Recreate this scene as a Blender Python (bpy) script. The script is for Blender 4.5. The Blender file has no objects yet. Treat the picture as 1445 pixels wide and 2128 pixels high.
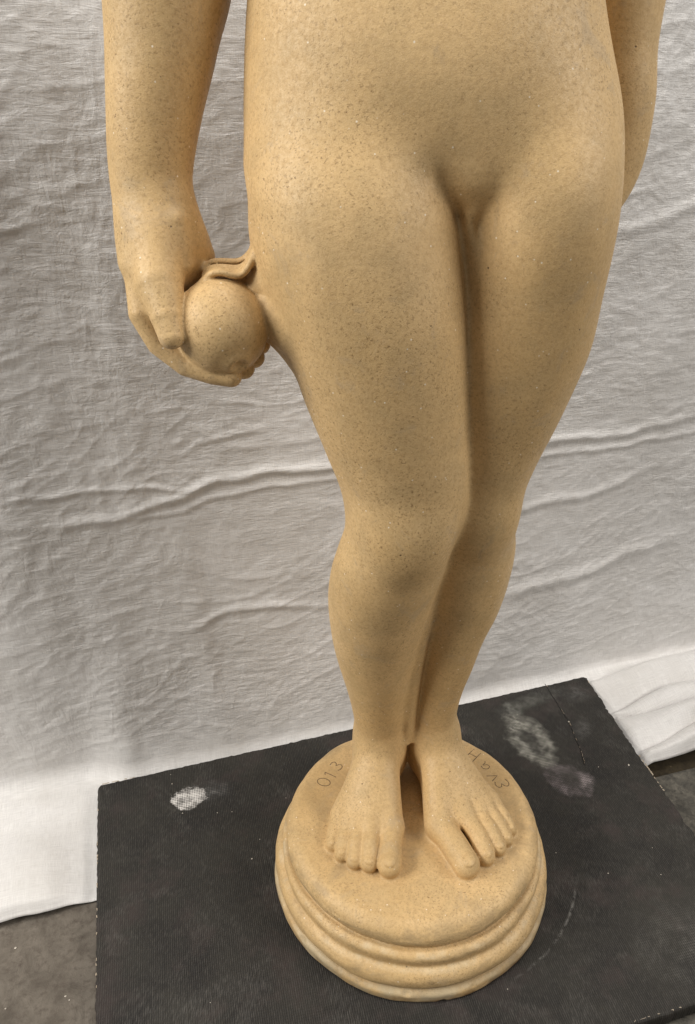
import bpy, math
import numpy as np
from mathutils import Vector

scene = bpy.context.scene
COL = scene.collection
R = math.radians

# ------------------------------------------------------------------ camera
cam_d = bpy.data.cameras.new('camera')
cam = bpy.data.objects.new('camera', cam_d)
COL.objects.link(cam)
scene.camera = cam
cam.location = (-0.069, -0.568, 0.751)
cam.rotation_euler = (R(90 - 28), 0, 0)
cam_d.sensor_fit = 'VERTICAL'
cam_d.sensor_height = 36.0
cam_d.lens = 1577.0 / 2128.0 * 36.0
cam_d.clip_start = 0.02
cam_d.clip_end = 60

# ------------------------------------------------------------------ world, room lamps, exposure
world = bpy.data.worlds.new("World")
scene.world = world
world.use_nodes = True
bg = world.node_tree.nodes['Background']
bg.inputs['Color'].default_value = (1.0, 0.96, 0.90, 1)
bg.inputs['Strength'].default_value = 0.17


def area(name, loc, target, sx, sy, power, color):
    l = bpy.data.lights.new(name, 'AREA')
    l.shape = 'RECTANGLE'
    l.size, l.size_y = sx, sy
    l.energy = power
    l.color = color
    o = bpy.data.objects.new(name, l)
    COL.objects.link(o)
    o.location = loc
    o.rotation_euler = (Vector(target) - Vector(loc)).to_track_quat('-Z', 'Y').to_euler()
    return o


area('ceiling_lamp', (-2.5, -1.0, 2.05), (0, 0.05, 0.4), 1.5, 0.7, 86, (1.0, 0.965, 0.90))
area('ceiling_lamp', (2.6, -0.9, 2.15), (0, 0.05, 0.4), 1.4, 0.7, 50, (1.0, 0.955, 0.89))
area('ceiling_lamp', (0.0, -0.05, 2.5), (0, -0.05, 0.0), 0.9, 0.7, 20, (1.0, 0.98, 0.95))

scene.view_settings.view_transform = 'Standard'
scene.view_settings.look = 'None'
scene.view_settings.gamma = 1
scene.view_settings.exposure = 0.12
scene.render.engine = 'CYCLES'
scene.cycles.max_bounces = 6

# ------------------------------------------------------------------ helpers
rng = np.random.default_rng(7)


def tag(o, label=None, cat=None, group=None, kind=None):
    if label: o['label'] = label
    if cat: o['category'] = cat
    if group: o['group'] = group
    if kind: o['kind'] = kind
    return o


def mesh_obj(name, verts, quads, mat, parent=None, smooth=True, normals=None):
    me = bpy.data.meshes.new(name)
    V = np.asarray(verts, np.float32)
    if isinstance(quads, np.ndarray) and quads.ndim == 2:
        n, k = quads.shape
        me.vertices.add(len(V)); me.vertices.foreach_set('co', V.ravel())
        me.loops.add(n * k); me.loops.foreach_set('vertex_index', quads.astype(np.int32).ravel())
        me.polygons.add(n)
        me.polygons.foreach_set('loop_start', (np.arange(n) * k).astype(np.int32))
        me.update(calc_edges=True)
    else:
        me.from_pydata([tuple(map(float, v)) for v in V], [], [tuple(q) for q in quads])
        me.update()
    me.polygons.foreach_set('use_smooth', np.full(len(me.polygons), smooth))
    if normals is not None:
        me.normals_split_custom_set_from_vertices(normals.tolist())
    me.materials.append(mat)
    o = bpy.data.objects.new(name, me)
    COL.objects.link(o)
    if parent: o.parent = parent
    return o


def sstep(a, b, x):
    t = np.clip((x - a) / (b - a), 0, 1)
    return t * t * (3 - 2 * t)


class Noise2:
    """smooth value noise on a wrapped lattice"""
    def __init__(self, seed, n=256):
        self.g = np.random.default_rng(seed).uniform(-1, 1, (n, n)).astype(np.float32); self.n = n

    def __call__(self, x, y):
        xi = np.floor(x).astype(int); yi = np.floor(y).astype(int)
        fx = x - xi; fy = y - yi
        fx = fx * fx * fx * (fx * (fx * 6 - 15) + 10); fy = fy * fy * fy * (fy * (fy * 6 - 15) + 10)
        n = self.n; g = self.g
        a = g[xi % n, yi % n]; b = g[(xi + 1) % n, yi % n]
        c = g[xi % n, (yi + 1) % n]; d = g[(xi + 1) % n, (yi + 1) % n]
        return (a * (1 - fx) + b * fx) * (1 - fy) + (c * (1 - fx) + d * fx) * fy


# ------------------------------------------------------------------ material helpers
class NT:
    def __init__(self, name):
        self.m = bpy.data.materials.new(name); self.m.use_nodes = True
        self.t = self.m.node_tree; self.b = self.t.nodes['Principled BSDF']
        self.tc = self.t.nodes.new('ShaderNodeTexCoord').outputs['Object']

    def n(self, typ, **kw):
        nd = self.t.nodes.new(typ)
        for k, v in kw.items(): setattr(nd, k, v)
        return nd

    def set(self, sock, v):
        if hasattr(v, 'is_linked') or isinstance(v, bpy.types.NodeSocket): self.t.links.new(v, sock)
        else: sock.default_value = v

    def math(self, op, a, b=0.0, c=0.0, clamp=False):
        nd = self.n('ShaderNodeMath', operation=op, use_clamp=clamp)
        self.set(nd.inputs[0], a); self.set(nd.inputs[1], b); self.set(nd.inputs[2], c)
        return nd.outputs[0]

    def noise(self, scale, detail=3, rough=0.55, vec=None, dist=0.0):
        nd = self.n('ShaderNodeTexNoise')
        nd.inputs['Scale'].default_value = scale; nd.inputs['Detail'].default_value = detail
        nd.inputs['Roughness'].default_value = rough; nd.inputs['Distortion'].default_value = dist
        self.t.links.new(vec or self.tc, nd.inputs['Vector'])
        return nd.outputs['Fac']

    def voro(self, scale, vec=None, rnd=1.0):
        nd = self.n('ShaderNodeTexVoronoi'); nd.inputs['Scale'].default_value = scale
        nd.inputs['Randomness'].default_value = rnd
        self.t.links.new(vec or self.tc, nd.inputs['Vector'])
        return nd.outputs['Distance'], nd.outputs['Color']

    def remap(self, v, a, b, c=0.0, d=1.0):
        nd = self.n('ShaderNodeMapRange'); nd.clamp = True
        self.set(nd.inputs[0], v)
        for i, x in enumerate((a, b, c, d)): nd.inputs[i + 1].default_value = x
        return nd.outputs[0]

    def mix(self, f, a, b, mode='MIX'):
        nd = self.n('ShaderNodeMix', data_type='RGBA', blend_type=mode)
        self.set(nd.inputs[0], f)
        self.set(nd.inputs[6], a if not isinstance(a, tuple) else (*a, 1)); self.set(nd.inputs[7], b if not isinstance(b, tuple) else (*b, 1))
        return nd.outputs[2]

    def vmap(self, scale=(1, 1, 1), rot=(0, 0, 0), loc=(0, 0, 0), vec=None):
        nd = self.n('ShaderNodeMapping')
        nd.inputs['Scale'].default_value = scale; nd.inputs['Rotation'].default_value = rot; nd.inputs['Location'].default_value = loc
        self.t.links.new(vec or self.tc, nd.inputs['Vector'])
        return nd.outputs[0]

    def xyz(self, vec=None):
        nd = self.n('ShaderNodeSeparateXYZ'); self.t.links.new(vec or self.tc, nd.inputs[0]); return nd.outputs

    def bump(self, h, dist, strength=1.0, prev=None):
        nd = self.n('ShaderNodeBump'); nd.inputs['Distance'].default_value = dist; nd.inputs['Strength'].default_value = strength
        self.t.links.new(h, nd.inputs['Height'])
        if prev is not None: self.t.links.new(prev, nd.inputs['Normal'])
        return nd.outputs[0]

    def out(self, color=None, rough=None, normal=None, spec=0.4):
        if color is not None: self.set(self.b.inputs['Base Color'], color if not isinstance(color, tuple) else (*color, 1))
        if rough is not None: self.set(self.b.inputs['Roughness'], rough)
        if normal is not None: self.t.links.new(normal, self.b.inputs['Normal'])
        self.b.inputs['Specular IOR Level'].default_value = spec
        return self.m


def stone_material():
    k = NT('cast_stone')
    big = k.noise(7, 4, 0.6); mid = k.noise(38, 4, 0.6); fine = k.noise(300, 3, 0.65); grain = k.noise(1100, 2, 0.5)
    col = k.mix(k.remap(big, 0.35, 0.65), (0.575, 0.387, 0.175), (0.685, 0.477, 0.236))
    col = k.mix(k.remap(mid, 0.44, 0.66, 0, 0.42), col, (0.46, 0.33, 0.165))
    col = k.mix(k.remap(fine, 0.42, 0.68, 0.0, 0.42), col, (0.40, 0.250, 0.105))
    col = k.mix(k.remap(grain, 0.50, 0.75, 0.0, 0.45), col, (0.70, 0.50, 0.29))
    # dark mineral specks, thicker in some areas
    area_m = k.remap(k.noise(11, 3, 0.6), 0.36, 0.60, 0.30, 1.15)
    sp1 = k.remap(k.noise(520, 2, 0.5), 0.56, 0.70)
    sp0 = k.remap(k.noise(560, 1, 0.5, k.vmap(loc=(2, 5, 8))), 0.62, 0.74)
    m1 = k.math('MULTIPLY', k.math('ADD', k.math('MULTIPLY', sp1, 0.42), k.math('MULTIPLY', sp0, 0.50)), area_m)
    col = k.mix(k.math('MULTIPLY', m1, 0.95, clamp=True), col, (0.215, 0.125, 0.048))
    d2, c2 = k.voro(75); cs = k.xyz(c2)
    m2 = k.math('MULTIPLY', k.remap(k.math('ADD', d2, k.math('MULTIPLY', k.math('SUBTRACT', k.noise(500), 0.5), 0.06)), 0.035, 0.070, 1, 0), k.math('GREATER_THAN', cs[0], 0.90))
    col = k.mix(k.math('MULTIPLY', m2, 0.85), col, (0.075, 0.042, 0.018))
    # small pale crystals
    d3, c3 = k.voro(190); cs3 = k.xyz(c3)
    m3 = k.math('MULTIPLY', k.remap(d3, 0.08, 0.15, 1, 0), k.math('GREATER_THAN', cs3[1], 0.86))
    col = k.mix(k.math('MULTIPLY', m3, 0.9), col, (0.86, 0.76, 0.60))
    # wear and grime settled low on the plinth
    z = k.xyz()[2]
    low = k.math('MULTIPLY', k.remap(z, 0.010, 0.022, 1, 0), k.remap(k.noise(26, 4, 0.65), 0.38, 0.58))
    col = k.mix(k.math('MULTIPLY', low, 0.75), col, (0.40, 0.34, 0.23))
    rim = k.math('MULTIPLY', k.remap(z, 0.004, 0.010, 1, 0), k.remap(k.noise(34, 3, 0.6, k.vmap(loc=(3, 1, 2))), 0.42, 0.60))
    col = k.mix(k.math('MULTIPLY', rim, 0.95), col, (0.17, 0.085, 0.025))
    smear = k.remap(k.noise(20, 5, 0.7, k.vmap(scale=(1, 1, 2.2), loc=(5, 0, 1)), 0.6), 0.50, 0.64)
    plz = k.remap(z, 0.075, 0.095, 1, 0)
    col = k.mix(k.math('MULTIPLY', k.math('MULTIPLY', smear, plz), 0.75), col, (0.37, 0.26, 0.135))
    pale = None
    for zc in (0.0145, 0.0405, 0.0555):
        bnd = k.remap(k.math('ABSOLUTE', k.math('SUBTRACT', z, zc - 0.0015)), 0.0008, 0.0032, 1, 0)
        pale = bnd if pale is None else k.math('MAXIMUM', pale, bnd)
    pale = k.math('MULTIPLY', pale, k.remap(k.noise(30, 5, 0.7, k.vmap(loc=(2, 8, 3))), 0.46, 0.62))
    col = k.mix(k.math('MULTIPLY', pale, 0.5), col, (0.66, 0.55, 0.37))
    # greyish scuffs
    sc = k.remap(k.noise(26, 6, 0.72, k.vmap(loc=(9, 4, 2)), 0.8), 0.57, 0.66, 0, 0.30)
    col = k.mix(sc, col, (0.40, 0.315, 0.215))
    h = k.math('ADD', k.math('MULTIPLY', grain, 0.5), k.math('MULTIPLY', fine, 1.0))
    h = k.math('SUBTRACT', h, k.math('MULTIPLY', m1, 0.5))
    h = k.math('SUBTRACT', h, k.math('MULTIPLY', m2, 1.2))
    nb = k.bump(h, 0.00032, 0.7)
    nb = k.bump(k.noise(60, 3, 0.55), 0.0009, 0.4, nb)
    return k.out(col, k.remap(fine, 0.3, 0.7, 0.48, 0.66), nb, 0.42)


def linen_material():
    k = NT('grey_white_linen')
    # cloth coordinates: u along the wall, v down the drape (metres), stored on the mesh
    uv = k.n('ShaderNodeUVMap'); uv.uv_map = 'drape'; uvo = uv.outputs[0]
    warp = k.noise(9, 3, 0.5, uvo)
    crs = k.noise(1, 4, 0.65, k.vmap(scale=(30, 330, 1), rot=(0, 0, R(-5)), vec=uvo), 0.5)
    th_h = k.noise(1, 3, 0.6, k.vmap(scale=(60, 1500, 1), vec=uvo))
    th_v = k.noise(1, 3, 0.6, k.vmap(scale=(1500, 60, 1), vec=uvo))
    slub_v = k.noise(1, 3, 0.6, k.vmap(scale=(260, 9, 1), vec=uvo))
    slub_h = k.noise(1, 3, 0.6, k.vmap(scale=(14, 420, 1), vec=uvo))
    weave = k.math('ADD', th_h, th_v)
    blot = k.noise(10, 4, 0.6, uvo)
    col = k.mix(k.remap(weave, 0.75, 1.25), (0.60, 0.585, 0.575), (0.78, 0.765, 0.752))
    col = k.mix(k.remap(slub_v, 0.54, 0.72, 0, 0.22), col, (0.85, 0.84, 0.83))
    col = k.mix(k.remap(slub_h, 0.56, 0.74, 0, 0.16), col, (0.47, 0.45, 0.435))
    col = k.mix(k.remap(blot, 0.40, 0.66, 0, 0.40), col, (0.50, 0.475, 0.445))
    cr = k.noise(1, 5, 0.62, k.vmap(scale=(38, 120, 1), rot=(0, 0, R(-7)), vec=uvo), 1.6)
    cr2 = k.noise(1, 4, 0.6, k.vmap(scale=(70, 30, 1), rot=(0, 0, R(24)), vec=uvo), 1.4)
    v = k.xyz(uvo)[1]
    fade = k.remap(v, 0.0, 0.07, 0.30, 1.0)
    nb = k.bump(k.math('MULTIPLY', k.math('ADD', cr, k.math('MULTIPLY', cr2, 1.0)), k.math('MULTIPLY', fade, k.remap(k.noise(5, 3, 0.55, uvo), 0.35, 0.65, 0.35, 1.0))), 0.0034, 0.48)
    nb = k.bump(k.math('MULTIPLY', crs, k.math('MULTIPLY', fade, k.remap(k.noise(7, 2, 0.5, uvo), 0.4, 0.62, 0.15, 1.0))), 0.0016, 0.55, nb)
    nb = k.bump(weave, 0.00035, 0.6, nb)
    k.b.inputs['Sheen Weight'].default_value = 0.25
    k.b.inputs['Sheen Roughness'].default_value = 0.4
    return k.out(col, 0.48, nb, 0.45)


def board_material():
    k = NT('black_ribbed_bookcloth')
    x, y, z = k.xyz()
    rot = k.vmap(rot=(0, 0, R(-13)))
    rx, ry, rz = k.xyz(rot)
    wob = k.noise(14, 2, 0.5)
    rib = k.math('SINE', k.math('ADD', k.math('MULTIPLY', rx, 2 * math.pi / 0.0021), k.math('MULTIPLY', wob, 3.0)))
    rib2 = k.math('SINE', k.math('ADD', k.math('MULTIPLY', ry, 2 * math.pi / 0.0026), k.math('MULTIPLY', wob, 4.0)))
    r01 = k.math('MULTIPLY_ADD', rib, 0.5, 0.5); q01 = k.math('MULTIPLY_ADD', rib2, 0.5, 0.5)
    thr = k.noise(1, 2, 0.6, k.vmap(scale=(900, 110, 1), rot=(0, 0, R(-13))))
    col = k.mix(k.remap(k.noise(11, 4, 0.65), 0.36, 0.64), (0.012, 0.011, 0.0105), (0.026, 0.024, 0.020))
    col = k.mix(k.remap(k.noise(18, 3, 0.6, k.vmap(loc=(4, 7, 0))), 0.52, 0.68, 0, 0.6), col, (0.046, 0.033, 0.031))
    col = k.mix(k.math('MULTIPLY', r01, k.remap(thr, 0.42, 0.68, 0.20, 0.85)), col, (0.066, 0.061, 0.054))
    dust = k.math('MULTIPLY', k.remap(k.noise(16, 6, 0.72, None, 0.5), 0.52, 0.78), k.remap(thr, 0.38, 0.66))
    col = k.mix(k.math('MULTIPLY', dust, 0.35), col, (0.19, 0.18, 0.165))
    n1 = k.noise(45, 5, 0.7)
    n2 = k.noise(110, 4, 0.7)

    def blob(px, py, rx_, ry_, ang, r0, r1, inner=None, jag=0.75):
        c, s = math.cos(R(ang)), math.sin(R(ang))
        dx = k.math('SUBTRACT', x, px); dy = k.math('SUBTRACT', y, py)
        a = k.math('DIVIDE', k.math('ADD', k.math('MULTIPLY', dx, c), k.math('MULTIPLY', dy, s)), rx_)
        b = k.math('DIVIDE', k.math('SUBTRACT', k.math('MULTIPLY', dy, c), k.math('MULTIPLY', dx, s)), ry_)
        d = k.math('SQRT', k.math('ADD', k.math('MULTIPLY', a, a), k.math('MULTIPLY', b, b)))
        d = k.math('ADD', d, k.math('MULTIPLY', k.math('SUBTRACT', n1, 0.5), jag * 1.6))
        m = k.remap(d, r0, r1, 1, 0)
        if inner: m = k.math('MULTIPLY', m, k.remap(d, inner[0], inner[1], inner[2], 1))
        return m
    wv = k.math('MULTIPLY', k.math('ADD', k.math('MULTIPLY', r01, 0.65), k.math('MULTIPLY', q01, 0.6)), k.math('MULTIPLY', k.remap(n2, 0.36, 0.62, 0.25, 1), k.remap(k.noise(38, 4, 0.6, k.vmap(loc=(1, 2, 3))), 0.38, 0.60, 0.15, 1)))
    chalk = [(blob(0.177, 0.193, 0.028, 0.048, 22, 0.75, 1.15, (0.22, 0.55, 0.12)), 0.85, (0.32, 0.31, 0.27)),
             (blob(0.168, 0.252, 0.012, 0.016, 10, 0.6, 1.2), 0.42, (0.27, 0.27, 0.24)),
             (blob(0.195, 0.268, 0.05, 0.012, 25, 0.3, 1.3), 0.30, (0.27, 0.27, 0.24)),
             (blob(0.213, 0.122, 0.028, 0.024, -20, 0.75, 1.15, (0.35, 0.75, 0.22)), 0.45, (0.30, 0.25, 0.26)),
             (blob(0.232, 0.118, 0.010, 0.018, 0, 0.5, 1.1), 0.45, (0.36, 0.31, 0.31)),
             (blob(0.255, 0.215, 0.022, 0.012, 60, 0.6, 1.3, None, 1.1), 0.16, (0.25, 0.24, 0.23)),
             (blob(0.263, 0.285, 0.02, 0.02, 0, 0.2, 1.2), 0.25, (0.25, 0.24, 0.23)),
             (blob(-0.266, 0.093, 0.024, 0.0185, 18, 0.80, 0.95, None, 1.0), 1.0, (0.80, 0.77, 0.74)),
             (blob(-0.25, 0.101, 0.035, 0.016, 18, 0.3, 1.2), 0.22, (0.4, 0.39, 0.38)),
             (blob(0.30, -0.09, 0.07, 0.05, 10, 0.2, 1.3), 0.22, (0.2, 0.19, 0.17))]
    for m, amt, c in chalk:
        col = k.mix(k.math('MULTIPLY', k.math('MULTIPLY', m, wv), amt * 2.0, clamp=True), col, c)
    # faint circular scuff left by an earlier position of the plinth
    dx = k.math('SUBTRACT', x, 0.020); dy = k.math('SUBTRACT', y, 0.024)
    rr = k.math('SQRT', k.math('ADD', k.math('MULTIPLY', dx, dx), k.math('MULTIPLY', dy, dy)))
    rr = k.math('ADD', rr, k.math('MULTIPLY', k.math('SUBTRACT', k.noise(12), 0.5), 0.006))
    ring = k.remap(k.math('ABSOLUTE', k.math('SUBTRACT', rr, 0.168)), 0.0003, 0.0018, 1, 0)
    ring = k.math('MULTIPLY', ring, k.math('MULTIPLY', k.remap(x, 0.09, 0.13), k.remap(y, -0.02, -0.045)))
    col = k.mix(k.math('MULTIPLY', k.math('MULTIPLY', ring, k.remap(n2, 0.44, 0.62)), 0.5), col, (0.30, 0.29, 0.27))
    d3, c3 = k.voro(34); cc = k.xyz(c3)
    fleck = k.math('MULTIPLY', k.remap(d3, 0.018, 0.032, 1, 0), k.math('GREATER_THAN', cc[0], 0.80))
    col = k.mix(fleck, col, (0.50, 0.46, 0.40))
    h = k.math('ADD', rib, k.math('MULTIPLY', rib2, 0.45))
    nb = k.bump(h, 0.00016, 0.55)
    nb = k.bump(k.noise(60, 4, 0.6), 0.0012, 0.35, nb)
    return k.out(col, k.remap(n1, 0.3, 0.7, 0.52, 0.72), nb, 0.24)


def floor_material(name, a, b, c, scale=1.0):
    k = NT(name)
    n1 = k.noise(24 * scale, 6, 0.65, None, 0.5); n2 = k.noise(90 * scale, 5, 0.7); n3 = k.noise(9, 3, 0.5)
    col = k.mix(k.remap(n1, 0.34, 0.66), a, b)
    col = k.mix(k.remap(n2, 0.48, 0.72, 0, 0.8), col, c)
    col = k.mix(k.remap(n3, 0.45, 0.65, 0, 0.35), col, tuple(v * 0.6 for v in a))
    d, cc = k.voro(60); cs = k.xyz(cc)
    sp = k.math('MULTIPLY', k.remap(d, 0.06, 0.12, 1, 0), k.math('GREATER_THAN', cs[0], 0.86))
    col = k.mix(k.math('MULTIPLY', sp, 0.7), col, tuple(min(v * 2.2, .7) for v in b))
    nb = k.bump(n1, 0.004, 0.5); nb = k.bump(n2, 0.0012, 0.6, nb)
    return k.out(col, 0.8, nb, 0.3)


def plain(name, col, rough=0.7, spec=0.3, vary=0.15):
    k = NT(name)
    n = k.noise(300, 3, 0.6)
    c = k.mix(k.remap(n, 0.3, 0.7), tuple(v * (1 - vary) for v in col), tuple(min(1, v * (1 + vary)) for v in col))
    return k.out(c, rough, None, spec)


M_STONE = stone_material()
M_LINEN = linen_material()
M_BOARD = board_material()
M_PENCIL = plain('graphite', (0.17, 0.115, 0.06), 0.6)
M_CHIP = plain('pale_board_core', (0.42, 0.35, 0.27), 0.85, 0.2, 0.3)
M_CRUMB = plain('plaster_crumb', (0.62, 0.57, 0.49), 0.9, 0.2, 0.2)
M_SLAB_L = floor_material('brown_grey_concrete', (0.095, 0.080, 0.064), (0.185, 0.160, 0.132), (0.075, 0.058, 0.046), 1.5)
M_SLAB_R = floor_material('dark_mottled_stone', (0.060, 0.056, 0.048), (0.185, 0.168, 0.138), (0.030, 0.028, 0.024), 2.4)
M_JOINT = floor_material('dirt_joint', (0.030, 0.022, 0.012), (0.060, 0.045, 0.024), (0.018, 0.014, 0.010), 2)

# ------------------------------------------------------------------ wall line shared by wall, cloth and floor
WA = math.atan(0.288)                       # the wall runs off to the right, away from the camera
WD = np.array([math.cos(WA), math.sin(WA)])         # along the wall
WN = np.array([math.sin(WA), -math.cos(WA)])        # out of the wall, towards the room
WO = np.array([0.0, 0.268])
ZF = -0.021                                 # top of the floor slabs


def wall_pt(s, t, z):
    p = WO[:, None] + WD[:, None] * s + WN[:, None] * t
    return np.stack([p[0], p[1], z], -1)


def box_from(s0, s1, t0, t1, z0, z1, name, mat, parent=None, bevel=0.0):
    P = []
    for z in (z0, z1):
        for s, t in ((s0, t0), (s1, t0), (s1, t1), (s0, t1)):
            P.append(WO.tolist() if False else [WO[0] + WD[0] * s + WN[0] * t, WO[1] + WD[1] * s + WN[1] * t, z])
    F = [(0, 1, 2, 3), (7, 6, 5, 4), (0, 4, 5, 1), (1, 5, 6, 2), (2, 6, 7, 3), (3, 7, 4, 0)]
    o = mesh_obj(name, P, F, mat, parent, smooth=False)
    if bevel:
        b = o.modifiers.new('bevel', 'BEVEL'); b.width = bevel; b.segments = 2
    return o


wall = box_from(-1.6, 1.8, -0.14, -0.012, -0.05, 1.45, 'wall', plain('painted_plaster', (0.45, 0.43, 0.40), 0.8))
tag(wall, 'plastered wall hidden behind the hanging cloth', None, None, 'structure')
floor = box_from(-1.6, 1.8, -0.01, 1.6, -0.06, -0.030, 'floor', M_JOINT)
tag(floor, 'worn stone floor around the black board', None, None, 'structure')
for s0, s1, t0, t1, m in ((0.10, 0.75, 0.209, 0.49, M_SLAB_R),
                          (0.758, 1.5, 0.236, 0.85, M_SLAB_R), (0.10, 0.75, 0.50, 0.9, M_SLAB_R)):
    sl = box_from(s0, s1, t0, t1, -0.034, ZF, 'stone_slab', m, floor, 0.003)
sl = box_from(-1.3, 0.09, 0.0, 0.85, -0.034, ZF, 'stone_slab', M_SLAB_L, floor, 0.003)

# ------------------------------------------------------------------ hanging cloth
NZ = [Noise2(s) for s in range(11, 31)]


def ridge_curve(S, pts):
    xs, ys = zip(*pts)
    return np.interp(S, xs, ys)


def build_cloth():
    s = np.concatenate([np.arange(-1.15, -0.55, 0.006), np.arange(-0.55, 0.62, 0.0019), np.arange(0.62, 1.3, 0.006)])
    hgt = np.concatenate([np.arange(1.30, 0.92, -0.006), np.arange(0.92, 0.03, -0.0019)])
    Rr = 0.022                                             # soft turn from wall to floor
    arc = np.linspace(0, math.pi / 2, 20)
    flo = np.arange(0.0019, 0.174, 0.0019)
    # profile (t out of wall, z above the lying height)
    tt = np.concatenate([np.zeros(len(hgt)), Rr * (1 - np.cos(arc)), Rr + flo])
    zz = np.concatenate([hgt, Rr * (1 - np.sin(arc)), np.zeros(len(flo))])
    vv = np.concatenate([hgt, Rr * (1 - np.sin(arc)) , -flo])
    nt_ = np.concatenate([np.ones(len(hgt)), np.cos(arc), np.zeros(len(flo))])
    nz_ = np.concatenate([np.zeros(len(hgt)), np.sin(arc), np.ones(len(flo))])
    S, V = np.meshgrid(s, vv); T = np.repeat(tt[:, None], len(s), 1); Z = np.repeat(zz[:, None], len(s), 1)
    NTt = np.repeat(nt_[:, None], len(s), 1); NZz = np.repeat(nz_[:, None], len(s), 1)
    # ---- displacement along the drape normal
    D = np.zeros_like(S)
    wx = NZ[0](S * 5 + 3, V * 5) * 0.03 + NZ[1](S * 14, V * 14 + 9) * 0.008
    wy = NZ[2](S * 5 + 7, V * 5 + 1) * 0.03 + NZ[3](S * 14 + 5, V * 14) * 0.008
    sx, vy = S + wx, V + wy
    D += 0.0060 * NZ[4](sx * 3.5, vy * 2.2)                # slow billow
    D += 0.0055 * NZ[5](sx * 9, vy * 2.2 + 4) + 0.0016 * NZ[5](sx * 30 + 3, vy * 5.0)              # vertical soft pleats
    tilt = 0.10
    tl = tilt + 0.10 * NZ[17](S * 3, V * 3)
    sr, vr = sx + vy * tilt, vy - sx * tilt + 0.02 * NZ[18](S * 6, V * 6 + 3)                # creases rise a little to the right

    def ridged(n, a, b, p=2.0): return (1 - np.abs(n(a, b))) ** p
    mask = sstep(-0.35, 0.45, NZ[6](S * 4 + 2, V * 4))
    D += 0.0006 * ridged(NZ[7], sr * 9, vr * 34, 4) * (0.35 + mask)
    D += 0.0005 * ridged(NZ[8], sr * 22 + 5, vr * 72, 3) * (0.4 + (1 - mask))
    D += 0.00045 * ridged(NZ[9], sr * 46, vr * 125, 2)
    # diagonal short creases
    sd, vd = sx * 0.6 + vy * 0.8, vy * 0.6 - sx * 0.8
    D += 0.0006 * ridged(NZ[10], sd * 10, vd * 26, 5) * sstep(0.0, 0.6, NZ[11](S * 5, V * 5 + 4))
    D += 0.00035 * NZ[12](sx * 90, vy * 110)
    for ang, seed, fa, fb, amp in ((35, 6, 18, 60, .0006), (-40, 3, 20, 64, .0005), (80, 10, 16, 52, .0004)):
        ca, sa = math.cos(R(ang)), math.sin(R(ang))
        D += amp * ridged(NZ[seed], (sx * ca + vy * sa) * fa + 11, (vy * ca - sx * sa) * fb + 5, 5) * sstep(0.0, 0.5, NZ[15](S * 7 + ang, V * 7))
    wallm = sstep(-0.01, 0.05, V)
    D *= 0.18 + 0.82 * wallm

    def fold(pts, amp, w, lo, hi, soft=0.05):
        c = ridge_curve(S, pts) + 0.004 * NZ[13](S * 30, V * 0 + 3)
        q = V - c
        up = np.exp(-(q / w) ** 2) - 0.22 * np.exp(-((q + w * 1.3) / (w * 0.9)) ** 2)
        return 0.85 * amp * up * sstep(lo - soft, lo + soft, S) * (1 - sstep(hi - soft, hi + soft, S))
    D += fold([(-0.6, .372), (-.456, .367), (-.344, .362), (-.29, .378), (-.225, .394), (-.164, .400), (-.09, .401), (.2, .395), (.30, .399), (.40, .412), (.6, .43)], 0.0046, 0.006, -0.36, 0.36, 0.2)
    D += fold([(-0.6, .358), (-.456, .357), (-.29, .362), (-.2, .378), (-.09, .386), (.2, .375), (.3, .382), (.6, .40)], 0.0022, 0.0045, -0.33, 0.5, 0.15)
    D += fold([(-.426, .401), (-.303, .398), (-.231, .386), (-.1, .38)], 0.0022, 0.004, -0.44, -0.25)
    D += fold([(-.35, .425), (-.26, .435), (-.2, .45), (-.1, .452)], 0.0018, 0.004, -0.25, -0.17)
    D += fold([(-.36, .19), (-.288, .200), (-.209, .219), (-.093, .206)], 0.0032, 0.006, -0.26, -0.12)
    D += fold([(.15, .62), (.3, .66), (.45, .70)], 0.003, 0.008, 0.25, 0.5)
    D += fold([(.10, .30), (.25, .31), (.4, .36)], 0.003, 0.007, 0.12, 0.33)
    D += fold([(.10, .17), (.25, .18), (.35, .215), (.5, .23)], 0.004, 0.010, 0.15, 0.4)
    D += fold([(-.5, .66), (-.4, .672), (-.3, .68)], 0.0018, 0.004, -0.5, -0.36)
    # ---- folds of the surplus that lies on the floor, right of the board
    rm = sstep(0.272, 0.295, S)
    lay = 1 - sstep(-0.012, 0.012, V)
    tf = -V + Rr                                            # distance from the wall on the floor
    sq = S
    f1 = np.interp(sq, [.27, .29, .34, .396, .441, .6], [.093, .091, .080, .074, .083, .09])
    f2 = np.interp(sq, [.27, .29, .34, .41, .6], [.096, .097, .108, .122, .14])
    f3 = np.interp(sq, [.27, .28, .33, .38, .45, .6], [.186, .176, .166, .157, .146, .13])

    def step(q, h, w, back):                                # rises away from a tight valley
        return h * np.where(q > 0, np.exp(-q / back) * sstep(-0.001, w * 0.55, q), 0)
    grow = sstep(0.28, 0.44, S)
    def roll(lo_, hi_, H, p=0.5):
        c = (lo_ + hi_) / 2; hw = (hi_ - lo_) / 2 + 1e-5
        return H * np.clip(1 - ((tf - c) / hw) ** 2, 0, 1) ** p
    w0 = 0.010 * NZ[14](sq * 11, sq * 0)
    f1 = f1 + 0.5 * w0 * grow; f3 = f3 + 0.4 * w0 * grow
    f2 = np.maximum(f2 + 0.4 * w0 * grow, f1 + 0.004)
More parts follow.
